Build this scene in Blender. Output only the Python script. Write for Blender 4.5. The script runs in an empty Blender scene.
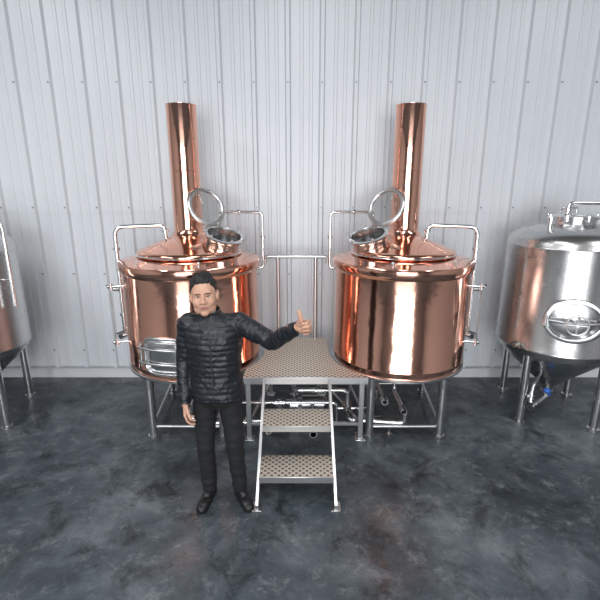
import bpy, bmesh, math, random
from math import sin, cos, pi, radians, sqrt
from mathutils import Vector, Matrix, noise
from mathutils.bvhtree import BVHTree
random.seed(3)
scene = bpy.context.scene
COL = scene.collection
ZOOM = False

# ------------------------------------------------------------ materials
def pmat(name, col, metal=0.0, rough=0.5, bump=None, var=None, rvar=None, spec=None, trans=0, coat=0):
    m = bpy.data.materials.new(name); m.use_nodes = True
    nt = m.node_tree; b = nt.nodes['Principled BSDF']
    b.inputs['Base Color'].default_value = (*col, 1)
    b.inputs['Metallic'].default_value = metal
    b.inputs['Roughness'].default_value = rough
    if spec is not None: b.inputs['Specular IOR Level'].default_value = spec
    if trans: b.inputs['Transmission Weight'].default_value = trans
    if coat: b.inputs['Coat Weight'].default_value = coat
    tc = nt.nodes.new('ShaderNodeTexCoord')
    def nz(scale, detail=4):
        n = nt.nodes.new('ShaderNodeTexNoise'); n.inputs['Scale'].default_value = scale
        n.inputs['Detail'].default_value = detail
        nt.links.new(tc.outputs['Object'], n.inputs['Vector']); return n
    if var:
        n = nz(var[0]); r = nt.nodes.new('ShaderNodeValToRGB')
        r.color_ramp.elements[0].position = .35; r.color_ramp.elements[1].position = .68
        r.color_ramp.elements[0].color = (*col, 1); r.color_ramp.elements[1].color = (*var[1], 1)
        nt.links.new(n.outputs['Fac'], r.inputs['Fac']); nt.links.new(r.outputs['Color'], b.inputs['Base Color'])
    if rvar:
        n = nz(rvar[0]); r = nt.nodes.new('ShaderNodeMapRange')
        r.inputs['To Min'].default_value = rvar[1]; r.inputs['To Max'].default_value = rvar[2]
        nt.links.new(n.outputs['Fac'], r.inputs['Value']); nt.links.new(r.outputs['Result'], b.inputs['Roughness'])
    if bump:
        n = nz(bump[0], 3); bp = nt.nodes.new('ShaderNodeBump')
        bp.inputs['Strength'].default_value = bump[1]; bp.inputs['Distance'].default_value = bump[2]
        nt.links.new(n.outputs['Fac'], bp.inputs['Height']); nt.links.new(bp.outputs['Normal'], b.inputs['Normal'])
    return m

COPPER = pmat('copper_polished', (.90, .49, .37), 1, .10, bump=(3.5, .16, .03), rvar=(6, .07, .15))
COPPER2 = pmat('copper_lid', (.89, .47, .34), 1, .10, bump=(8, .10, .01))
STEEL = pmat('stainless_brushed', (.62, .62, .62), 1, .30, rvar=(14, .24, .38))
STEELP = pmat('stainless_polished', (.74, .74, .74), 1, .20, bump=(5, .1, .01))
STEELD = pmat('stainless_tank', (.57, .565, .56), 1, .27, bump=(4, .12, .02), rvar=(5, .20, .33))
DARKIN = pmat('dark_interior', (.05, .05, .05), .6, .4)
GLASS = pmat('sight_glass', (.9, .95, .95), 0, .03, trans=1.0)
BLACKP = pmat('black_plastic', (.02, .02, .022), 0, .45)
BLUEP = pmat('blue_plastic', (.03, .12, .45), 0, .4)
WALLM = pmat('white_wall_panel', (.66, .68, .705), 0, .36, var=(.6, (.62, .645, .675)), bump=(1.2, .15, .03))
WALLD = pmat('grey_hall_wall', (.34, .34, .34), 0, .6)
CEILM = pmat('ceiling_panel', (.34, .34, .34), 0, .6)
BEAM = pmat('dark_beam', (.10, .10, .10), 0, .6)
TRIM = pmat('white_trim', (.64, .65, .67), 0, .45)
SCREW = pmat('screw_grey', (.30, .31, .33), .6, .4)
SKIN = pmat('skin', (.55, .305, .21), 0, .5, var=(22, (.61, .35, .25)))
LIP = pmat('lips', (.40, .17, .135), 0, .45)
HAIR = pmat('black_hair', (.010, .009, .009), 0, .5, bump=(120, .8, .01))
EYEW = pmat('eye_white', (.62, .60, .57), 0, .25)
EYEB = pmat('eye_iris', (.02, .012, .008), 0, .15)
JACK = pmat('black_nylon_jacket', (.012, .014, .019), 0, .45, bump=(45, .5, .008))
TROU = pmat('black_trousers', (.010, .010, .012), 0, .8, bump=(25, .5, .01))
SHOE = pmat('black_leather', (.012, .012, .013), 0, .35)
SHIRT = pmat('grey_shirt', (.25, .26, .28), 0, .8)

def floor_mat():
    m = bpy.data.materials.new('painted_concrete_floor'); m.use_nodes = True
    nt = m.node_tree; b = nt.nodes['Principled BSDF']; L = nt.links.new
    tc = nt.nodes.new('ShaderNodeTexCoord')
    def nz(s, d=6, dist=0, rough=.6):
        n = nt.nodes.new('ShaderNodeTexNoise'); n.inputs['Scale'].default_value = s
        n.inputs['Detail'].default_value = d; n.inputs['Distortion'].default_value = dist
        n.inputs['Roughness'].default_value = rough
        L(tc.outputs['Object'], n.inputs['Vector']); return n
    n1 = nz(1.3, 10, .3, .72); r1 = nt.nodes.new('ShaderNodeValToRGB')
    e = r1.color_ramp.elements
    e[0].position = .36; e[0].color = (.024, .032, .039, 1)
    e[1].position = .66; e[1].color = (.155, .178, .192, 1)
    x = e.new(.47); x.color = (.050, .064, .075, 1)
    x = e.new(.55); x.color = (.082, .099, .111, 1)
    L(n1.outputs['Fac'], r1.inputs['Fac'])
    n2 = nz(6.5, 12, .4, .85); r2 = nt.nodes.new('ShaderNodeValToRGB')
    r2.color_ramp.elements[0].position = .53; r2.color_ramp.elements[0].color = (0, 0, 0, 1)
    r2.color_ramp.elements[1].position = .62; r2.color_ramp.elements[1].color = (1, 1, 1, 1)
    L(n2.outputs['Fac'], r2.inputs['Fac'])
    mx = nt.nodes.new('ShaderNodeMixRGB'); mx.inputs[2].default_value = (.24, .26, .27, 1)
    ml = nt.nodes.new('ShaderNodeMath'); ml.operation = 'MULTIPLY'; ml.inputs[1].default_value = .5
    L(r2.outputs['Color'], ml.inputs[0]); L(ml.outputs[0], mx.inputs[0]); L(r1.outputs['Color'], mx.inputs[1])
    n5 = nz(3.2, 10, .5, .78); r5 = nt.nodes.new('ShaderNodeValToRGB')
    r5.color_ramp.elements[0].position = .38; r5.color_ramp.elements[0].color = (.35, .35, .36, 1)
    r5.color_ramp.elements[1].position = .48; r5.color_ramp.elements[1].color = (1, 1, 1, 1)
    L(n5.outputs['Fac'], r5.inputs['Fac'])
    m2 = nt.nodes.new('ShaderNodeMixRGB'); m2.blend_type = 'MULTIPLY'; m2.inputs[0].default_value = 1
    L(mx.outputs[0], m2.inputs[1]); L(r5.outputs['Color'], m2.inputs[2])
    L(m2.outputs[0], b.inputs['Base Color'])
    n3 = nz(1.8, 8, .3, .7); mr = nt.nodes.new('ShaderNodeMapRange')
    mr.inputs['From Min'].default_value = .35; mr.inputs['From Max'].default_value = .65
    mr.inputs['To Min'].default_value = .18; mr.inputs['To Max'].default_value = .60
    L(n3.outputs['Fac'], mr.inputs['Value']); L(mr.outputs[0], b.inputs['Roughness'])
    bp = nt.nodes.new('ShaderNodeBump'); bp.inputs['Strength'].default_value = .2; bp.inputs['Distance'].default_value = .01
    n4 = nz(25, 5); L(n4.outputs['Fac'], bp.inputs['Height']); L(bp.outputs[0], b.inputs['Normal'])
    return m
FLOORM = floor_mat()

def tread_mat():
    m = bpy.data.materials.new('anti_slip_tread_plate'); m.use_nodes = True
    nt = m.node_tree; b = nt.nodes['Principled BSDF']; L = nt.links.new
    tc = nt.nodes.new('ShaderNodeTexCoord'); mp = nt.nodes.new('ShaderNodeMapping')
    mp.inputs['Rotation'].default_value = (0, 0, radians(45))
    mp.inputs['Scale'].default_value = (1, 1, 0)
    L(tc.outputs['Object'], mp.inputs['Vector'])
    v = nt.nodes.new('ShaderNodeTexVoronoi'); v.inputs['Scale'].default_value = 27; v.inputs['Randomness'].default_value = 0
    L(mp.outputs[0], v.inputs['Vector'])
    r = nt.nodes.new('ShaderNodeValToRGB')
    r.color_ramp.elements[0].position = .25; r.color_ramp.elements[0].color = (.17, .145, .12, 1)
    r.color_ramp.elements[1].position = .36; r.color_ramp.elements[1].color = (.76, .69, .59, 1)
    L(v.outputs['Distance'], r.inputs['Fac']); L(r.outputs['Color'], b.inputs['Base Color'])
    b.inputs['Metallic'].default_value = .6; b.inputs['Roughness'].default_value = .45
    bp = nt.nodes.new('ShaderNodeBump'); bp.inputs['Strength'].default_value = .6; bp.inputs['Distance'].default_value = .004
    L(v.outputs['Distance'], bp.inputs['Height']); L(bp.outputs[0], b.inputs['Normal'])
    return m
TREAD = tread_mat()

# ------------------------------------------------------------ geometry helpers
def V(*a): return Vector(a)
def lathe(prof, seg=72, c=(0, 0, 0), M=None, closed=False):
    vs = []; fs = []; n = len(prof)
    for (r, z) in prof:
        for i in range(seg):
            a = 2*pi*i/seg
            p = V(max(r, 1e-4)*cos(a), max(r, 1e-4)*sin(a), z)
            if M: p = M @ p
            vs.append(p + Vector(c))
    for j in range(n-1 if not closed else n):
        for i in range(seg):
            a = j*seg+i; b_ = j*seg+(i+1) % seg; k = (j+1) % n
            fs.append((a, b_, k*seg+(i+1) % seg, k*seg+i))
    return vs, fs
def axis_mat(p, d):
    q = Vector(d).normalized().to_track_quat('Z', 'Y').to_matrix().to_4x4()
    return Matrix.Translation(Vector(p)) @ q
def cyl(p0, p1, r0, r1=None, seg=20):
    r1 = r0 if r1 is None else r1
    p0 = Vector(p0); p1 = Vector(p1); d = p1-p0; M = axis_mat(p0, d); L = d.length
    vs, fs = lathe([(r0, 0), (r1, L)], seg, M=M)
    fs.append(tuple(range(seg-1, -1, -1))); fs.append(tuple(range(seg, 2*seg)))
    return vs, fs
def sphere(c, r, seg=20, rings=12, M=None):
    if not hasattr(r, '__len__'): r = (r, r, r)
    vs = []; fs = []; c = Vector(c)
    for j in range(rings+1):
        t = pi*j/rings
        for i in range(seg):
            a = 2*pi*i/seg
            p = V(r[0]*max(sin(t), 1e-4)*cos(a), r[1]*max(sin(t), 1e-4)*sin(a), -r[2]*cos(t))
            if M: p = M @ p
            vs.append(p+c)
    for j in range(rings):
        for i in range(seg):
            fs.append((j*seg+i, j*seg+(i+1) % seg, (j+1)*seg+(i+1) % seg, (j+1)*seg+i))
    return vs, fs
def capsule(p0, p1, r0, r1, seg=20):
    p0 = Vector(p0); p1 = Vector(p1); L = (p1-p0).length; M = axis_mat(p0, p1-p0)
    prof = [(r0*sin(t), -r0*cos(t)) for t in [pi/2*k/6 for k in range(7)]]
    prof += [(r1*cos(t), L+r1*sin(t)) for t in [pi/2*k/6 for k in range(7)]]
    return lathe(prof, seg, M=M)
def box(c, s, R=None):
    c = Vector(c); vs = []
    for x in (-.5, .5):
        for y in (-.5, .5):
            for z in (-.5, .5):
                p = V(x*s[0], y*s[1], z*s[2])
                if R: p = R @ p
                vs.append(c+p)
    return vs, [(0, 1, 3, 2), (4, 6, 7, 5), (0, 4, 5, 1), (2, 3, 7, 6), (0, 2, 6, 4), (1, 5, 7, 3)]
def prism(poly, z0, z1):
    n = len(poly)
    vs = [V(x, y, z0) for x, y in poly]+[V(x, y, z1) for x, y in poly]
    fs = [tuple(range(n-1, -1, -1)), tuple(range(n, 2*n))]
    for i in range(n): fs.append((i, (i+1) % n, n+(i+1) % n, n+i))
    return vs, fs
def fillet(pts, rad, k=6):
    pts = [Vector(p) for p in pts]; out = [pts[0]]
    for i in range(1, len(pts)-1):
        a, b, c = pts[i-1], pts[i], pts[i+1]
        d1 = (a-b); d2 = (c-b); r = min(rad, d1.length*.49, d2.length*.49)
        p = b+d1.normalized()*r; q = b+d2.normalized()*r
        for j in range(k+1):
            t = j/k; out.append((1-t)**2*p+2*t*(1-t)*b+t*t*q)
    out.append(pts[-1]); return out
def tube(pts, r, seg=12, rad=0.05, closed=False):
    P = [Vector(p) for p in pts] if closed or rad == 0 else fillet(pts, rad)
    n = len(P); vs = []; fs = []
    def tan(i):
        if closed: return (P[(i+1) % n]-P[i-1]).normalized()
        if i == 0: return (P[1]-P[0]).normalized()
        if i == n-1: return (P[-1]-P[-2]).normalized()
        return (P[i+1]-P[i-1]).normalized()
    t = tan(0); up = V(0, 0, 1) if abs(t.z) < .9 else V(1, 0, 0)
    u = t.cross(up).normalized()
    for i in range(n):
        t = tan(i); u = (u-t*u.dot(t)).normalized(); w = t.cross(u)
        for k in range(seg):
            a = 2*pi*k/seg; vs.append(P[i]+(u*cos(a)+w*sin(a))*r)
    for i in range(n if closed else n-1):
        j = (i+1) % n
        for k in range(seg):
            fs.append((i*seg+k, i*seg+(k+1) % seg, j*seg+(k+1) % seg, j*seg+k))
    if not closed:
        fs.append(tuple(range(seg-1, -1, -1))); fs.append(tuple((n-1)*seg+k for k in range(seg)))
    return vs, fs
def loft(rings, seg=40, ex=2.0):
    vs = []; fs = []
    for (cx, cy, cz, a, b) in rings:
        for i in range(seg):
            t = 2*pi*i/seg; c = cos(t); s = sin(t)
            x = a*math.copysign(abs(c)**(2/ex), c); y = b*math.copysign(abs(s)**(2/ex), s)
            vs.append(V(cx+x, cy+y, cz))
    n = len(rings)
    for j in range(n-1):
        for i in range(seg):
            fs.append((j*seg+i, j*seg+(i+1) % seg, (j+1)*seg+(i+1) % seg, (j+1)*seg+i))
    fs.append(tuple(range(seg-1, -1, -1))); fs.append(tuple((n-1)*seg+k for k in range(seg)))
    return vs, fs
def xf(part, M): return [M @ v for v in part[0]], part[1]
def build_mesh(name, parts):
    vs = []; fs = []
    for p in parts:
        o = len(vs); vs += [tuple(v) for v in p[0]]; fs += [tuple(i+o for i in f) for f in p[1]]
    me = bpy.data.meshes.new(name); me.from_pydata(vs, [], fs); me.update()
    bm = bmesh.new(); bm.from_mesh(me); bmesh.ops.recalc_face_normals(bm, faces=bm.faces); bm.to_mesh(me); bm.free()
    return me
def mk(name, parts, mat, parent=None, sharp=35, bevel=0):
    me = build_mesh(name, parts)
    me.materials.append(mat)
    for p in me.polygons: p.use_smooth = True
    me.set_sharp_from_angle(angle=radians(sharp))
    ob = bpy.data.objects.new(name, me); COL.objects.link(ob)
    if parent: ob.parent = parent
    if bevel:
        md = ob.modifiers.new('bevel', 'BEVEL'); md.width = bevel; md.segments = 2; md.limit_method = 'ANGLE'
        md.harden_normals = False
    return ob
def empty(name, loc=(0, 0, 0)):
    e = bpy.data.objects.new(name, None); e.location = loc; e.empty_display_size = .2; COL.objects.link(e); return e
def remeshed(name, parts, voxel, sm=4, fac=.5):
    me = build_mesh('tmp', parts)
    ob = bpy.data.objects.new('tmp', me); COL.objects.link(ob)
    r = ob.modifiers.new('r', 'REMESH'); r.mode = 'VOXEL'; r.voxel_size = voxel
    if sm:
        s = ob.modifiers.new('s', 'SMOOTH'); s.iterations = sm; s.factor = fac
    dg = bpy.context.evaluated_depsgraph_get(); dg.update()
    m2 = bpy.data.meshes.new_from_object(ob.evaluated_get(dg))
    bpy.data.objects.remove(ob); m2.name = name; m2.materials.clear()
    return m2
def obj_from(me, name, mats, parent):
    for m in mats: me.materials.append(m)
    for p in me.polygons: p.use_smooth = True
    ob = bpy.data.objects.new(name, me); COL.objects.link(ob); ob.parent = parent; return ob

# ------------------------------------------------------------ room
WY = 5.02; HX = 7.0; FY = -7.5; CZ = 5.6
mk('floor', [box((0, (WY+FY)/2, -.05), (2*HX, WY-FY, .1))], FLOORM)
# corrugated wall
per = .36
def corr(x0, x1, z0, z1, yo):
    prof = []; x = x0
    while x < x1:
        prof += [(x, 0), (x+.016, -.036), (x+.050, -.036), (x+.066, 0), (x+.155, 0), (x+.163, -.009), (x+.190, -.009), (x+.198, 0),
                 (x+.255, 0), (x+.263, -.009), (x+.290, -.009), (x+.298, 0)]
        x += per
    vs = []; fs = []
    for (px, py) in prof: vs += [V(px, yo+py, z0), V(px, yo+py, z1)]
    for i in range(len(prof)-1): fs.append((2*i, 2*i+2, 2*i+3, 2*i+1))
    return vs, fs
wb = mk('wall_back', [corr(-HX, HX, 0, 2.02, WY), corr(-HX, HX, 2.0, CZ, WY-.006), box((0, WY+.06, CZ/2), (2*HX, .1, CZ))], WALLM, sharp=10)
screws = []
for z in (.35, 1.30, 2.06, 3.35, 4.3):
    x = -HX+7*per+.033
    while x < 4.6:
        screws.append(cyl((x, WY-.038, z), (x, WY-.050, z), .010, seg=8)); x += per
sc = mk('wall_screws', screws, SCREW); sc.parent = wb
mk('wall_left', [box((-HX-.05, (WY+FY)/2, CZ/2), (.1, WY-FY, CZ))], WALLD)
mk('wall_right', [box((HX+.05, (WY+FY)/2, CZ/2), (.1, WY-FY, CZ))], WALLD)
mk('ceiling', [box((0, (WY+FY)/2, CZ+.05), (2*HX, WY-FY, .1))], CEILM)
mk('wall_front', [box((-5.1, FY-.05, CZ/2), (3.8, .1, CZ))], WALLD)
mk('wall_front.001', [box((5.1, FY-.05, CZ/2), (3.8, .1, CZ))], WALLD)
mk('wall_front.002', [box((0, FY-.05, (CZ+4)/2), (6.4, .1, CZ-4))], WALLD)
mk('trim_1', [box((-3.13, FY+.06, 2), (.12, .1, 3.98)), box((3.13, FY+.06, 2), (.12, .1, 3.98)), box((0, FY+.06, 3.93), (6.3, .1, .12))], BEAM)
mk('trim_2', [box((x, FY+.06, 1.98), (.07, .08, 3.9)) for x in (-1.55, 0, 1.55)], BEAM)
beams = []
for y in (-5.5, -3.5, -1.5, .5, 2.5, 4.4):
    beams += [box((0, y, CZ-.17), (2*HX-.1, .10, .22)), box((0, y, CZ-.29), (2*HX-.1, .2, .02))]
mk('added_dark_beams', beams, BEAM)  # unseen beams, added as dark shapes for the copper to reflect
mk('baseboard_back', [box((0, WY-.052, .055), (2*HX, .03, .11)), box((0, WY-.06, .115), (2*HX, .045, .012))], TRIM)

# ------------------------------------------------------------ fittings
def valve(p, d, up=(0, 0, 1), L=.10, r=.02):
    p = Vector(p); d = Vector(d).normalized(); up = Vector(up)
    out = [cyl(p, p+d*L, r), cyl(p+d*L*.3, p+d*L*.38, r*1.7), cyl(p+d*L*.62, p+d*L*.7, r*1.7),
           cyl(p+d*L*.9, p+d*L, r*1.6), cyl(p+d*L*.5, p+d*L*.5+up*r*2.2, r*.5)]
    hd = [cyl(p+d*L*.5+up*r*2.2, p+d*L*.5+up*r*2.4+d*.09, .007, seg=10), sphere(p+d*L*.5+up*r*2.4+d*.09, .010)]
    return out, hd
def rp(phi, z, r): return V(r*sin(phi), -r*cos(phi), z)

# ------------------------------------------------------------ copper brew kettle
def brew_kettle(name, loc, m, door):
    E = empty(name, loc)
    R = .635
    mk('shell', [lathe([(0, .555), (.3, .56), (.57, .585), (.615, .597), (R, .625), (R, .68), (R+.003, .684), (R+.003, .69), (R, .694),
                        (R, 1.52), (R+.018, 1.54), (R+.028, 1.56), (R+.028, 1.605), (R+.02, 1.622), (R-.02, 1.632), (.5, 1.662), (.47, 1.67)], 128)], COPPER, E, 40)
    mk('lid', [lathe([(.47, 1.668), (.485, 1.675), (.49, 1.695), (.482, 1.71), (.45, 1.722), (.38, 1.752), (.28, 1.79), (.19, 1.82), (.10, 1.835), (0, 1.84)], 96)], COPPER2, E, 50)
    mk('lid_seam', [lathe([(.492+.008*cos(a), 1.682+.008*sin(a)) for a in [2*pi*k/10 for k in range(10)]], 96, closed=True)], STEELP, E)
    mk('bottom_ring', [lathe([(.628, .60), (.645, .604), (.645, .622), (.636, .626), (.62, .61)], 96, closed=True)], STEEL, E)
    # chimney
    cx, cy, cr, ct = -m*.05, .20, .138, 3.02
    mk('chimney', [lathe([(cr+.07, 1.80), (cr+.03, 1.825), (cr+.002, 1.87), (cr, 1.9), (cr, 2.42), (cr+.004, 2.423), (cr+.004, 2.43), (cr, 2.433), (cr, ct-.01), (cr+.005, ct-.005), (cr+.005, ct), (cr-.004, ct),
                           (cr-.005, 1.9)], 72, c=(cx, cy, 0))], COPPER, E, 50)
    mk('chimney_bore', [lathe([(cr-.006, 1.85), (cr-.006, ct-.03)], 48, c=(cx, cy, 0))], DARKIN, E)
    # manway
    mc = V(m*.33, -.10, 1.76); ax = V(m*.28, -.30, 1).normalized(); M = axis_mat(mc, ax)
    mk('manway_collar', [lathe([(.165, -.04), (.165, .085), (.188, .088), (.190, .095), (.190, .108), (.184, .112), (.155, .112), (.152, .10), (.152, .0), (.10, -.005), (0, -.005)], 64, M=M)], STEELP, E)
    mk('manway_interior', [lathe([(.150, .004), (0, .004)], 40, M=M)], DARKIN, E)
    studs = []
    for k in range(6):
        a = 2*pi*k/6+.3; p = M @ V(.186*cos(a), .186*sin(a), .09); q = M @ V(.186*cos(a), .186*sin(a), .135)
        studs += [cyl(p, q, .007, seg=8), sphere(q, (.014, .014, .01), 10, 8)]
    mk('manway_clamps', studs, STEEL, E)
    lc = V(m*.165, .055, 2.10); n = V(m*.60, -.66, .42).normalized(); ML = axis_mat(lc, n)
    mk('manway_lid_ring', [lathe([(.155, -.010), (.178, -.016), (.190, -.012), (.197, -.002), (.195, .008), (.186, .018), (.174, .022), (.162, .018), (.152, .008)], 64, M=ML, closed=True)], STEEL, E, 60)
    mk('manway_lid_glass', [lathe([(0, -.004), (.156, -.004), (.156, .004), (0, .004)], 48, M=ML)], GLASS, E)
    down = (V(0, 0, -1)+n*n.z).normalized()
    hp = lc+down*.195; side = n.cross(down)
    mk('manway_lid_hinge', [tube([hp-side*.03, hp-side*.03+V(0, 0, -.05), mc+ax*.09+V(-m*.12, .12, 0)-side*.03], .010, rad=.02),
                            tube([hp+side*.03, hp+side*.03+V(0, 0, -.05), mc+ax*.09+V(-m*.12, .12, 0)+side*.03], .010, rad=.02),
                            cyl(hp-side*.05, hp+side*.05, .014),
                            tube([lc-down*.19, lc-down*.23-n*.03, lc-down*.16-n*.06, lc-down*.05-n*.05], .008, rad=.03)], STEEL, E)
    # outer CIP pipe
    xo = -m*.70
    P = [tube([(xo, -.02, .86), (xo, -.02, 1.92), (-m*.25, .08, 1.93), (-m*.25, .08, 1.78)], .019, rad=.09),
         cyl((xo, -.02, 1.70), (xo, -.02, 1.725), .034), cyl((xo, -.02, 1.05), (xo, -.02, 1.075), .034),
         cyl((-m*.25, .08, 1.86), (-m*.25, .08, 1.885), .034)]
    for z in (1.42, .92): P.append(cyl((-m*.60, -.02, z), (xo, -.02, z), .010))
    hd = []
    v, h = valve((-m*.68, -.02, .86), (-m*.3, -.9, 0), r=.018); P += v; hd += h
    v, h = valve((-m*.70, -.02, 1.32), (-m, -.1, 0), L=.07, r=.015); P += v; hd += h
    mk('cip_pipe', P, STEELP, E)
    # inner vapour pipe
    P = [tube([(m*.27, .16, 1.78), (m*.27, .16, 2.05), (m*.69, .12, 2.05), (m*.69, .12, 1.50), (m*.60, .10, 1.50)], .014, rad=.05),
         cyl((m*.69, .12, 1.80), (m*.69, .12, 1.82), .026), cyl((m*.45, .143, 2.05), (m*.47, .141, 2.05), .026)]
    mk('vapour_pipe', P, STEELP, E)
    P = []
    for k in range(4):
        ph = radians([20, -35, 150, 200][k])*m
        a = rp(ph, 1.628, .60); P += [cyl(a, a+V(0, 0, .03), .012, seg=10), sphere(a+V(0, 0, .035), .017, 10, 8)]
    mk('rim_bolts', P, STEEL, E)
    # level gauge (outer side, toward camera)
    ph = -m*radians(68)
    g = []
    for z in (.86, 1.40):
        a = rp(ph, z, R-.01); b_ = rp(ph, z, R+.10); g += [cyl(a, b_, .011), cyl(b_-V(0, 0, .03), b_+V(0, 0, .03), .016), sphere(rp(ph, z, R+.12), .016, 10, 8)]
    mk('level_gauge', g, STEELP, E)
    mk('level_gauge_tube', [cyl(rp(ph, .88, R+.10), rp(ph, 1.38, R+.10), .009)], GLASS, E)
    # legs
    P = []; F = []
    for (lx, ly) in ((-.33, -.50), (.33, -.50), (-.42, .42), (.42, .42)):
        P += [cyl((lx, ly, .02), (lx, ly, .62), .038), cyl((lx, ly, .50), (lx, ly, .60), .044, .054)]
        F += [cyl((lx, ly, 0), (lx, ly, .016), .05), cyl((lx, ly, .015), (lx, ly, .06), .022)]
    P += [tube([(-.33, -.50, .10), (.33, -.50, .10)], .014, rad=0), tube([(-.42, .42, .10), (.42, .42, .10)], .014, rad=0),
          tube([(-.33, -.50, .10), (-.42, .42, .10)], .014, rad=0), tube([(.33, -.50, .10), (.42, .42, .10)], .014, rad=0)]
    mk('legs', P, STEEL, E); mk('feet', F, STEELP, E)
    # outlet
    P = [cyl((0, 0, .56), (0, 0, .48), .04), tube([(0, 0, .50), (0, 0, .22), (0, -.35, .22)], .022, rad=.06), cyl((0, 0, .44), (0, 0, .46), .045)]
    v, h = valve((0, -.35, .22), (0, -1, 0)); P += v
    P += [tube([(m*.2, -.1, .57), (m*.2, -.1, .36), (m*.2, -.42, .36)], .016, rad=.05)]
    v2, h2 = valve((m*.2, -.42, .36), (0, -1, 0)); P += v2
    mk('outlet_pipes', P, STEEL, E); mk('valve_handles', h+h2+hd, BLACKP, E)
    if door:
        ph0 = radians(-9); zc = .85; hw = .22/.64; hh = .165
        def mp(s, t, r): return rp(ph0+s*hw, zc+t*hh, r)
        def se(a, k=1.0):
            c, s = cos(a), sin(a); e = 2/5.0
            return k*math.copysign(abs(c)**e, c), k*math.copysign(abs(s)**e, s)
        N = 56
        fr = tube([mp(*se(2*pi*i/N, 1), R+.012) for i in range(N)], .016, closed=True)
        fr2 = tube([mp(*se(2*pi*i/N, .80), R+.03) for i in range(N)], .010, closed=True)
        vs = []; fs = []
        ks = [(1.0, .006), (.92, .02), (.80, .028), (.6, .034), (.3, .036), (.001, .036)]
        for k, dr in ks:
            for i in range(N): vs.append(mp(*se(2*pi*i/N, k), R+dr))
        for j in range(len(ks)-1):
            for i in range(N): fs.append((j*N+i, j*N+(i+1) % N, (j+1)*N+(i+1) % N, (j+1)*N+i))
        mk('furnace_door', [(vs, fs)], STEELP, E)
        bars = [tube([mp(-1.15+2.2*k/8, t, R+.055) for k in range(9)], .011, rad=0) for t in (.45, -.35)]
        bars += [cyl(mp(-1.15, -.6, R+.03), mp(-1.15, .7, R+.03), .013)]
        mk('furnace_door_frame', [fr, fr2]+bars, STEEL, E)
    return E
LT = (-1.056, 4.15, 0); RT = (.985, 4.15, 0)
brew_kettle('copper_brew_kettle', LT, 1, True)
brew_kettle('copper_brew_kettle.001', RT, -1, False)

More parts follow.
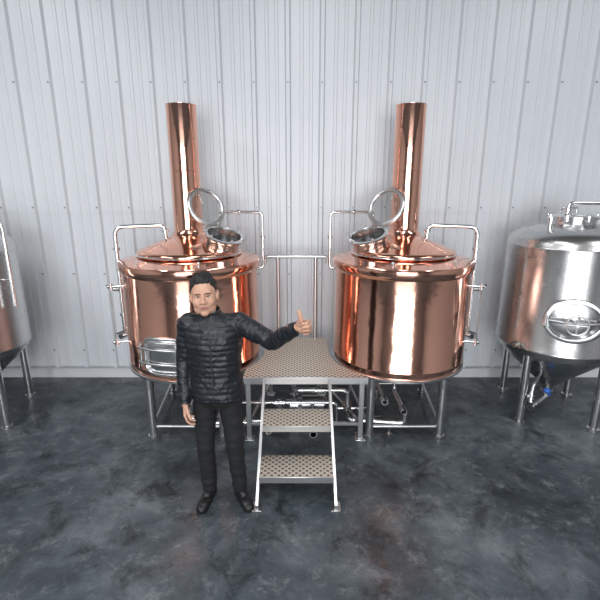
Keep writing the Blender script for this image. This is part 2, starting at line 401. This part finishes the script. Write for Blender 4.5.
# ------------------------------------------------------------ fermenters
def fermenter(name, loc, legang, mwang, dz=0.0):
    E = empty(name, loc); R = .55
    mk('tank_shell', [lathe([(.05, .20), (.05, .26), (.52, .70), (.545, .73), (R, .76), (R+.004, .765), (R+.004, .785), (R, .79), (R, 1.70+dz), (R+.004, 1.703+dz), (R+.004, 1.715+dz), (R, 1.72+dz), (R-.005, 1.76+dz), (R-.03, 1.80+dz), (R-.10, 1.845+dz),
                              (.30, 1.89+dz), (.20, 1.91+dz), (0, 1.915+dz)], 112)], STEELD, E, 40)
    D = Matrix.Translation(V(0, 0, dz))
    mk('tank_top_manway', [xf(lathe([(.20, 1.88), (.20, 1.95), (.215, 1.955), (.215, 1.975), (.18, 1.995), (.08, 2.01), (0, 2.012)], 64), D)], STEELP, E)
    P = [tube([(-.10, -.05, 2.0), (-.10, -.05, 2.10), (.30, -.10, 2.10), (.62, -.10, 2.02), (.62, -.10, 1.20)], .018, rad=.12),
         cyl((.53, -.1, 1.45), (.63, -.1, 1.45), .01), cyl((-.10, -.05, 2.02), (-.10, -.05, 2.045), .034),
         cyl((-.32, -.18, 1.83), (-.32, -.18, 1.97), .02), cyl((-.32, -.18, 1.95), (-.32, -.18, 1.975), .034),
         tube([(-.08, .1, 1.99), (-.08, .1, 2.05), (.08, .1, 2.05), (.08, .1, 1.99)], .01, rad=.03)]
    for k in range(8):
        a = 2*pi*k/8; P.append(cyl((.225*cos(a), .225*sin(a), 1.94), (.225*cos(a), .225*sin(a), 1.99), .011, seg=8))
    mk('top_piping', [xf(p, D) for p in P], STEELP, E)
    P = []; F = []
    for a in legang:
        a = radians(a); d = V(cos(a), sin(a), 0)
        P += [cyl(d*.50+V(0, 0, .03), d*.50+V(0, 0, .80), .038), sphere(d*.50+V(0, 0, .80), (.038, .038, .05))]
        F += [cyl(d*.50, d*.50+V(0, 0, .016), .055), cyl(d*.50, d*.50+V(0, 0, .08), .022)]
    mk('legs', P, STEELP, E); mk('feet', F, STEEL, E)
    P = [cyl((0, 0, .14), (0, 0, .21), .045), tube([(0, 0, .24), (0, 0, .12), (-.20, -.16, .12)], .024, rad=.05), cyl((0, 0, .19), (0, 0, .21), .06)]
    v, h = valve((-.20, -.16, .12), (-.8, -.6, 0)); P += v
    P += [tube([(-.2, -.18, .46), (-.32, -.30, .40), (-.34, -.32, .32)], .016, rad=.03)]
    v2, h2 = valve((-.34, -.32, .34), (-.2, -.3, -1), up=(-.7, .3, .2)); P += v2
    v3, h3 = valve((-.50, -.26, .82), (-.8, -.5, 0), r=.014, L=.08); P += v3
    mk('outlet_pipes', P, STEEL, E); mk('valve_handles', h+h2+h3, BLACKP, E)
    mk('valve_actuator', [sphere((-.20, -.33, .36), (.035, .035, .025)), cyl((-.15, -.3, .30), (-.2, -.33, .35), .015)], BLUEP, E)
    # side manway
    a = radians(mwang); d = V(cos(a), sin(a), 0); c = V(0, 0, 1.14)+d*.50
    q = Matrix((( -d.y, 0, d.x, c.x), (d.x, 0, d.y, c.y), (0, 1, 0, c.z), (0, 0, 0, 1)))
    def oval(prof, rx=.245, rz=.20, seg=64, closed=False):
        vs, fs = lathe(prof, seg, closed=closed); return [q @ V(v.x*rx, v.y*rz, v.z) for v in vs], fs
    mk('side_manway_collar', [oval([(.9, -.08), (.9, .10), (1.0, .105), (1.0, .125), (.92, .13), (.86, .13), (.86, .03)])], STEELP, E)
    mk('side_manway_door', [oval([(.88, .07), (.84, .085), (.6, .10), (.3, .108), (0, .11)])], STEELP, E)
    arm = [tube([q @ V(-.20, .0, .13), q @ V(-.10, 0, .17), q @ V(.10, 0, .17), q @ V(.20, 0, .13)], .014, rad=.04),
           cyl(q @ V(0, 0, .10), q @ V(0, 0, .24), .014), 
           tube([q @ V(.085*cos(t), .085*sin(t), .23) for t in [2*pi*k/32 for k in range(32)]], .010, closed=True),
           cyl(q @ V(-.085, 0, .23), q @ V(.085, 0, .23), .008), cyl(q @ V(0, -.085, .23), q @ V(0, .085, .23), .008),
           cyl(q @ V(-.225, -.05, .12), q @ V(-.225, .05, .12), .016)]
    mk('side_manway_arm', arm, STEEL, E)
    return E
fermenter('fermentation_tank', (2.615, 4.20, 0), (215, 298, 35, 120), 250, .04)
fermenter('fermentation_tank.001', (-3.31, 4.05, 0), (330, 240, 60, 150), 270)

# ------------------------------------------------------------ platform with stairs
PT = .65
E = empty('brewing_platform', (0, 0, 0))
right = []
for k in range(13):
    y = 3.575+(4.15-3.575)*k/12
    right.append((min(.60, RT[0]-sqrt(max(.69**2-(y-4.15)**2, 0))), y))
left = []
for k in range(13):
    y = 3.575+(4.15-3.575)*k/12
    left.append((max(-.505, LT[0]+sqrt(max(.69**2-(y-4.15)**2, 0))), y))
poly = [(-.505, 3.55), (.60, 3.55)]+right[1:]+[(right[-1][0], 4.58), (left[-1][0], 4.58)]+left[::-1][:-1]
mk('deck_plate', [prism(poly, PT-.012, PT)], TREAD, E)
fr = [prism(poly, PT-.055, PT-.0125)]
mk('deck_frame', fr, STEEL, E)
fr = [box((.0475, 3.545, PT-.032), (1.12, .02, .066))]
for (x, y) in ((-.47, 3.60), (.56, 3.60), (-.33, 4.5), (.25, 4.5)):
    fr += [box((x, y, (PT-.05)/2+.005), (.045, .045, PT-.06)), box((x, y, .005), (.09, .09, .01))]
fr += [box((.045, 3.60, .16), (1.0, .03, .03)), box((-.47+.07, 4.05, .16), (.03, .9, .03), Matrix.Rotation(radians(-9), 3, 'Z')),
       box((.56-.155, 4.05, .16), (.03, .9, .03), Matrix.Rotation(radians(19), 3, 'Z'))]
mk('deck_posts', fr, STEEL, E, bevel=.003)
r = [tube([(-.37, 4.56, 1.50), (-.37, 4.56, 1.57), (.29, 4.56, 1.57), (.29, 4.56, 1.50)], .019, rad=.04),
     cyl((-.235, 4.56, PT), (-.235, 4.56, 1.57), .019), cyl((.165, 4.56, PT), (.165, 4.56, 1.57), .019)]
mk('handrail', r, STEEL, E)
# stairs
xl, xr = -.315, .262
st = []
for (x) in (xl, xr):
    t = .012
    pts = [(3.535, PT-.005), (3.535, PT-.13), (2.74, .0), (2.66, .0), (2.66, .05)]
    vs = [V(x-t, y, z) for y, z in pts]+[V(x+t, y, z) for y, z in pts]; n = len(pts)
    fs = [tuple(range(n)), tuple(range(2*n-1, n-1, -1))]+[(i, (i+1) % n, n+(i+1) % n, n+i) for i in range(n)]
    st.append((vs, fs))
    st.append(box((x, 2.70, .006), (.07, .10, .012)))
mk('stair_stringers', st, STEEL, E, bevel=.002)
tr = []; tf = []
for (z, y0, y1) in ((.433, 3.10, 3.37), (.217, 2.76, 3.02)):
    tr.append(box(((xl+xr)/2, (y0+y1)/2, z-.005), (xr-xl-.026, y1-y0, .012)))
    tf += [box(((xl+xr)/2, y0-.004, z-.024), (xr-xl-.026, .012, .05)), box(((xl+xr)/2, y1+.004, z-.024), (xr-xl-.026, .012, .05))]
    for x in (xl+.02, xr-.02): tf.append(box((x, (y0+y1)/2, z-.03), (.012, y1-y0, .04)))
mk('stair_treads', tr, TREAD, E); mk('stair_tread_edges', tf, STEEL, E, bevel=.002)

# ------------------------------------------------------------ transfer pump + manifold
E = empty('transfer_pump', (0, 3.98, 0))
mk('pump_motor', [cyl((.02, 0, .17), (.24, 0, .17), .075, seg=32), cyl((.24, 0, .17), (.27, 0, .17), .07, .05, seg=32)]
   + [cyl((.04+.025*k, 0, .17), (.048+.025*k, 0, .17), .082, seg=32) for k in range(8)], STEEL, E)
mk('pump_volute', [cyl((-.10, 0, .17), (-.02, 0, .17), .095, seg=40), cyl((-.14, 0, .17), (-.10, 0, .17), .035), cyl((-.02, 0, .17), (.02, 0, .17), .05),
                   cyl((-.06, 0, .25), (-.06, 0, .33), .022)], STEELP, E)
mk('pump_base', [box((.10, 0, .0905), (.30, .14, .012)), box((.02, 0, .043), (.03, .12, .086)), box((.20, 0, .043), (.03, .12, .086))], STEEL, E, bevel=.003)
P = [tube([(-1.056, 3.70, .22), (-1.056, 3.64, .22), (-.9, 3.66, .13), (-.2, 3.70, .13), (-.2, 3.98, .17), (-.14, 3.98, .17)], .02, rad=.08),
     tube([(-.06, 3.98, .33), (-.06, 3.98, .44), (-.06, 3.72, .44), (.45, 3.72, .44), (.45, 3.72, .13), (.985, 3.66, .13), (.985, 3.66, .22)], .02, rad=.06),
     tube([(-.8, 3.74, .30), (.35, 3.74, .30), (.35, 3.74, .05)], .016, rad=.06), tube([(-.80, 3.74, .30), (-.80, 3.74, .03)], .016, rad=0),
     tube([(.35, 3.78, .22), (.70, 3.78, .22), (.70, 3.78, .48)], .018, rad=.06), tube([(.12, 3.74, .30), (.12, 3.74, .13), (.12, 3.50, .13)], .018, rad=.05),
     tube([(-.12, 3.70, .13), (-.12, 3.55, .13), (-.12, 3.55, .20)], .018, rad=.04)]
H = []
for (p, d) in (((-.55, 3.68, .13), (1, 0, 0)), ((.12, 3.72, .44), (1, 0, 0)), ((.62, 3.70, .13), (1, 0, 0)), ((-.25, 3.74, .30), (1, 0, 0)), ((.45, 3.72, .34), (0, 0, -1)),
               ((.12, 3.56, .13), (0, -1, 0)), ((.70, 3.78, .30), (0, 0, 1)), ((-.12, 3.55, .14), (0, 0, 1))):
    v, h = valve(p, d, up=(0, -1, 0) if d[2] else (0, -.3, 1), r=.025); P += v; H += h
for x in (-.7, -.3, .55, .85): P += [cyl((x, 3.68, 0), (x, 3.68, .13), .010), cyl((x, 3.68, 0), (x, 3.68, .01), .03)]
MP = Matrix.Translation(V(0, -3.98, 0))
mk('pipes', [xf(p, MP) for p in P], STEELP, E); mk('handles', [xf(p, MP) for p in H], BLACKP, E)

# ------------------------------------------------------------ man
MAN = empty('man_standing', (-.585, 2.8, 0))
MO = Matrix.Translation(V(.585, -2.8, 0))
def loc(me):
    me.transform(MO); return me
sR = V(-.757, 2.80, 1.395); eR = V(-.815, 2.83, 1.12); wR = V(-.800, 2.74, .875)
sL = V(-.415, 2.80, 1.395); eL = V(-.175, 2.67, 1.305); wL = V(-.040, 2.51, 1.445)
torso = loft([(-.585, 2.80, .845, .165, .115), (-.585, 2.80, .87, .180, .130), (-.585, 2.80, .95, .180, .132), (-.585, 2.80, 1.05, .170, .126), (-.585, 2.795, 1.15, .176, .130),
              (-.587, 2.79, 1.25, .188, .136), (-.588, 2.79, 1.33, .190, .130), (-.59, 2.795, 1.385, .178, .112), (-.595, 2.80, 1.42, .135, .092), (-.603, 2.80, 1.45, .082, .076), (-.61, 2.80, 1.475, .060, .062)], 48, 2.3)
arms = [capsule(sR, eR, .070, .055), capsule(eR, wR, .055, .043), capsule(sL, eL, .070, .055), capsule(eL, wL, .055, .042),
        capsule(V(-.67, 2.80, 1.38), sR, .075, .068), capsule(V(-.50, 2.80, 1.38), sL, .075, .068)]
me = remeshed('jacket', [torso]+arms, .006, 8)
def segd(p, a, b):
    ab = b-a; t = max(0, min(1, (p-a).dot(ab)/ab.length_squared)); return (p-(a+ab*t)).length, t*ab.length
nrm = [v.normal.copy() for v in me.vertices]
for i, v in enumerate(me.vertices):
    p = v.co
    s = p.z; on = 0
    for (a, b_, c) in ((sR, eR, wR), (sL, eL, wL)):
        d1, t1 = segd(p, a, b_); d2, t2 = segd(p, b_, c)
        L1 = (b_-a).length
        if d1 < .085 and t1 > .03 and abs(p.x+.585) > .165: s = t1; on = 1
        if d2 < .068 and t2 > 0.005 and abs(p.x+.585) > .17 and d2 < d1: s = L1+t2; on = 1
    pr = .040 if not on else .042
    q = abs(sin(pi*s/pr))**.55
    wr = noise.noise(p*14)*.008+noise.noise(p*40)*.003
    if not on and p.z < .875: q = .8
    v.co = p+nrm[i]*(q*.0050-.001+wr)
obj_from(loc(me), 'jacket', [JACK], MAN)
# collar
cc = V(-.612, 2.795, 0)
vs = []; fs = []
N = 40; lv = [(1.430, .084, .0), (1.465, .077, .0), (1.492, .075, .0), (1.504, .073, .0), (1.500, .067, 0), (1.465, .067, 0), (1.435, .072, 0)]
for (z, r_, _) in lv:
    for i in range(N):
        a = radians(-90+16)+(2*pi-radians(32))*i/(N-1)
        front = max(0, -sin(a)); zz = z-.034*front*(1 if z > 1.44 else 0)
        vs.append(V(cc.x+r_*1.0*cos(a), cc.y+r_*1.02*sin(a), zz))
for j in range(len(lv)-1):
    for i in range(N-1): fs.append((j*N+i, j*N+i+1, (j+1)*N+i+1, (j+1)*N+i))
cb = mk('jacket_collar', [xf((vs, fs), MO)], JACK, MAN, 60)
def tor_front(z):
    rr = [(.845, .115, 2.80), (.87, .13, 2.80), (.95, .132, 2.80), (1.05, .126, 2.80), (1.15, .13, 2.795), (1.25, .136, 2.79), (1.33, .13, 2.79), (1.385, .112, 2.795), (1.42, .092, 2.80), (1.45, .076, 2.80)]
    for a, b_ in zip(rr, rr[1:]):
        if a[0] <= z <= b_[0]:
            t = (z-a[0])/(b_[0]-a[0]); return (a[2]+t*(b_[2]-a[2]))-(a[1]+t*(b_[1]-a[1]))
zs = [.86+.02*k for k in range(29)]
zp = tube([V(-.585-(max(0, z-1.3))*.15, tor_front(min(z, 1.45))-.003, z) for z in zs], .0045, seg=8, rad=0)
ZIP = pmat('dark_zip', (.05, .052, .058), .3, .4)
mk('jacket_zip', [xf(zp, MO)], ZIP, MAN)
mk('shirt', [xf(capsule(V(-.606, 2.80, 1.42), V(-.614, 2.795, 1.455), .060, .058), MO)], SHIRT, MAN)
# trousers
hR = V(-.675, 2.81, .86); kR = V(-.69, 2.79, .47); aR = V(-.685, 2.83, .09)
hL = V(-.500, 2.81, .86); kL = V(-.475, 2.79, .47); aL = V(-.455, 2.83, .09)
pel = loft([(-.585, 2.81, .78, .11, .08), (-.585, 2.81, .82, .160, .105), (-.585, 2.805, .90, .168, .112), (-.585, 2.80, 1.0, .155, .108)], 40, 2.3)
me = remeshed('trousers', [pel, capsule(hR, kR, .090, .066), capsule(kR, aR, .066, .056), capsule(hL, kL, .090, .066), capsule(kL, aL, .066, .056)], .007, 6)
nrm = [v.normal.copy() for v in me.vertices]
for i, v in enumerate(me.vertices):
    p = v.co; k = max(0, .3-p.z)/.3
    v.co = p+nrm[i]*(noise.noise(V(p.x*10, p.y*10, p.z*22))*(.006+.008*k)+noise.noise(p*9)*.004)
    if v.co.z < .05: v.co.z = .05+(v.co.z-.05)*.15
obj_from(loc(me), 'trousers', [TROU], MAN)
# shoes
def shoe(name, ank, ang):
    f = V(sin(ang), -cos(ang), 0); s = V(cos(ang), sin(ang), 0)
    g = V(ank.x, ank.y, 0)
    M3 = Matrix((s, -f, V(0, 0, 1))).transposed()
    parts = [sphere(g-f*.035+V(0, 0, .045), (.036, .045, .05), M=M3), sphere(g+f*.04+V(0, 0, .045), (.040, .07, .045), M=M3),
             sphere(g+f*.12+V(0, 0, .033), (.047, .07, .034), M=M3), sphere(g+f*.165+V(0, 0, .026), (.040, .045, .027), M=M3),
             capsule(g+V(0, 0, .05), g+V(0, 0, .10), .042, .042),
             capsule(g-f*.04+V(0, 0, .012), g+f*.07+V(0, 0, .012), .036, .04), capsule(g+f*.07+V(0, 0, .012), g+f*.165+V(0, 0, .012), .043, .042)]
    me = remeshed(name, parts, .005, 5)
    for v in me.vertices:
        if v.co.z < 0.002: v.co.z = 0.0005
    obj_from(loc(me), name, [SHOE], MAN)
shoe('shoe_1', aR, radians(-10)); shoe('shoe_2', aL, radians(28))
# hands
def hand(name, w, d, u, curls, thumb, tl=(.040, .032, .025), tr=(.0155, .0125, .0120, .0105), sc=1.0):
    d = Vector(d).normalized(); u = Vector(u); u = (u-d*u.dot(d)).normalized(); n = thumb['n'](d, u)
    P = []
    P.append(capsule(w-d*.04, w+d*.015, .024, .024))
    us = [.030, .0105, -.0095, -.029]; kd = [.086, .090, .084, .074]
    ls = [(.042, .025, .020), (.046, .028, .021), (.042, .026, .020), (.033, .020, .018)]
    for k in range(4):
        K = w+d*kd[k]+u*us[k]
        P.append(capsule(w+d*.012+u*us[k]*.55, K, .0155, .0115))
        p = K; rr = [.0098, .0088, .0080, .0070] if k < 3 else [.0088, .0078, .0070, .0062]
        for j in range(3):
            ang = radians(curls[k][j]); q = p+(d*cos(ang)+n*sin(ang))*ls[k][j]
            P.append(capsule(p, q, rr[j], rr[j+1], 14)); p = q
    P.append(capsule(w+d*.02-n*.0-u*.01, w+d*.065-u*.008, .019, .016))
    P.append(capsule(w+d*.018+u*.014+n*.006, w+d*.045+u*.022+n*.010, .017, .016))
    p = w+d*.024+u*.022+n*.008
    for (dd, du, dn), L, r0, r1 in zip(thumb['dirs'], tl, tr[:3], tr[1:]):
        v = (d*dd+u*du+n*dn).normalized(); q = p+v*L; P.append(capsule(p, q, r0, r1, 14)); p = q
    me = remeshed(name, P, .0023, 3)
    if sc != 1.0:
        for v in me.vertices: v.co = w+(v.co-w)*sc
    obj_from(loc(me), name, [SKIN], MAN)
hand('hand_right', wR+V(.002, -.012, -.035), (.03, -.18, -1), (.15, -1, .1), [(18, 45, 62), (22, 52, 72), (26, 58, 80), (30, 62, 84)],
     {'n': lambda d, u: (u.cross(d) if u.cross(d).x > 0 else d.cross(u)), 'dirs': [(.75, .6, .3), (.95, .25, .35), (.95, .1, .45)]})
dL = (wL-eL).normalized()
hand('hand_left', wL+dL*.035, (.82, -.45, .22), (-.05, 0, 1), [(78, 168, 242)]*4,
     {'n': lambda d, u: (u.cross(d) if u.cross(d).y < 0 else d.cross(u)), 'dirs': [(.75, .65, .35), (.15, 1, .1), (-.18, 1, 0)]},
     tl=(.038, .026, .020), tr=(.0180, .0150, .0140, .0120), sc=1.10)
mk('jacket_cuffs', [xf(tube([wL+dL*.018, wL+dL*.045], .036, 24, 0), MO), xf(tube([wR+(wR-eR).normalized()*.018, wR+(wR-eR).normalized()*.045], .037, 24, 0), MO)], JACK, MAN, 60)

# head (local coords, face toward -y)
HP = [sphere((0, .015, .030), (.077, .095, .090), 32, 20), sphere((0, -.015, -.026), (.071, .076, .088), 32, 20), sphere((0, -.026, -.070), (.055, .056, .044)),
      sphere((.034, -.050, -.030), .034), sphere((-.034, -.050, -.030), .034), sphere((0, -.066, -.096), (.026, .020, .020)),
      sphere((.040, -.018, -.066), (.028, .044, .038)), sphere((-.040, -.018, -.066), (.028, .044, .038)),
      capsule((0, -.086, .010), (0, -.106, -.026), .009, .0145), sphere((.014, -.097, -.031), .0115), sphere((-.014, -.097, -.031), .0115),
      capsule((-.040, -.070, .028), (0, -.081, .026), .012, .012), capsule((.040, -.070, .028), (0, -.081, .026), .012, .012),
      sphere((0, -.074, -.062), (.030, .020, .018)),
      sphere((.078, .012, -.004), (.011, .018, .034)), sphere((-.078, .012, -.004), (.011, .018, .034)),
      sphere((.084, .018, .008), (.008, .016, .022)), sphere((-.084, .018, .008), (.008, .016, .022)),
      capsule((0, .022, -.06), (0, .040, -.20), .052, .054)]
me = remeshed('head', HP, .0032, 9)
nrm = [v.normal.copy() for v in me.vertices]
def hairmask(p):
    x, y, z = p
    if abs(x) > .079 and z < .035: return -1
    line = .078 if y < -.055 else (.078-(y+.055)/.05*.06 if y < -.005 else (.018-(y+.005)/.03*.055 if y < .025 else -.045-(y-.025)*.3))
    if abs(x) < .045 and y < 0: line = .080
    return z-line+.006*noise.noise(V(x*70, y*30, 2))
for i, v in enumerate(me.vertices):
    p = v.co.copy()
    for sx in (-1, 1):
        e = V(sx*.031, -.086, .002); dd = ((p.x-e.x)/.020)**2+((p.z-e.z)/.013)**2
        if p.y < -.05 and dd < 4: v.co.y += .005*math.exp(-dd)
    h = hairmask(p)
    if h > 0:
        k = min(1, h/.012); top = max(0, (p.z-.05)/.06)
        nn = noise.noise(V(p.x*70, p.y*45, p.z*25)); n2 = noise.noise(V(p.x*170, p.y*120, p.z*50))
        v.co = v.co+nrm[i]*k*(.005+.012*min(1, top)+.008*nn*(top+.3)+.006*n2)
        v.co.z += k*min(1, top)*.006*(1+nn)
for m_ in (SKIN, HAIR): me.materials.append(m_)
for f in me.polygons:
    f.use_smooth = True
    c = sum((me.vertices[k].co for k in f.vertices), V(0, 0, 0))/len(f.vertices)
    f.material_index = 1 if hairmask(c) > 0.001 else 0
HE = empty('head_pivot', (-.634+.585, 2.775-2.8, 1.588)); HE.parent = MAN
HE.rotation_euler = (radians(-8), radians(-4), radians(8)); HE.scale = (1.08, 1.08, 1.08)
ho = bpy.data.objects.new('head', me); COL.objects.link(ho); ho.parent = HE
bv = BVHTree.FromPolygons([v.co.copy() for v in me.vertices], [tuple(f.vertices) for f in me.polygons])
def fy(x, z, off=0.0):
    h = bv.ray_cast(V(x, -.3, z), V(0, 1, 0))
    return V(x, (h[0].y if h[0] else -.08)-off, z)
ey = []; ir = []; br = []; ld = []
for s in (-1, 1):
    c0 = fy(s*.031, .002)
    ey.append(sphere(c0+V(0, .0075, 0), (.0135, .0105, .0058)))
    ir.append(sphere(c0+V(0, .0008, 0), (.0052, .0045, .0050)))
    br.append(tube([fy(s*.014, .0215), fy(s*.028, .0245), fy(s*.046, .0210)], .0028, 8, .01))
    ld.append(tube([fy(s*.0175, .001, 0), fy(s*.024, .0070, .0010), fy(s*.036, .0075, .0010), fy(s*.045, .002, 0)], .0018, 8, .008))
li = [tube([fy(-.022, -.0600), fy(-.009, -.0585, .001), fy(.009, -.0585, .001), fy(.022, -.0600)], .0032, 10, .01),
      tube([fy(-.019, -.0630), fy(-.008, -.0660, .001), fy(.008, -.0660, .001), fy(.019, -.0630)], .0038, 10, .01)]
mk('eyes', ey, EYEW, HE); mk('irises', ir, EYEB, HE); mk('eyebrows', br, HAIR, HE); mk('eyelids', ld, HAIR, HE); mk('lips', li, LIP, HE)
mk('mouth_line', [tube([fy(-.025, -.0600, 0), fy(-.010, -.0622, .0035), fy(.010, -.0622, .0035), fy(.025, -.0600, 0)], .0012, 6, .01)], HAIR, HE)

# ------------------------------------------------------------ lights
def area(name, locn, rot, sx, sy, e, col):
    l = bpy.data.lights.new(name, 'AREA'); l.shape = 'RECTANGLE'; l.size = sx; l.size_y = sy; l.energy = e; l.color = col
    o = bpy.data.objects.new(name, l); o.location = locn; o.rotation_euler = rot; COL.objects.link(o); return o
area('daylight_door', (0, FY+.02, 2.0), (radians(90), 0, 0), 6.1, 3.8, 740, (.96, .98, 1.0))
for i, (x, e) in enumerate(((-4.2, 190), (0, 120), (4.2, 120))):
    area('ceiling_fill_%d' % (i+1), (x, .2, CZ-.36), (0, 0, 0), 1.0, 4.5, e, (.97, .98, 1.0))  # added fill lamps below the closed ceiling, no roof openings there
w = bpy.data.worlds.new('world'); scene.world = w; w.use_nodes = True
w.node_tree.nodes['Background'].inputs[0].default_value = (.75, .85, 1, 1)
w.node_tree.nodes['Background'].inputs[1].default_value = 1.0

# ------------------------------------------------------------ camera
c = bpy.data.cameras.new('camera'); c.sensor_width = 36; c.lens = 25.98; c.clip_start = .05
co = bpy.data.objects.new('camera', c); co.location = (0, 0, 2.29); co.rotation_euler = (radians(90-14.7), 0, 0)
COL.objects.link(co); scene.camera = co
scene.view_settings.view_transform = 'Standard'
if ZOOM:
    Z = 4.2; c.lens *= Z; c.shift_x = Z*(240-300)/600; c.shift_y = Z*(300-335)/600
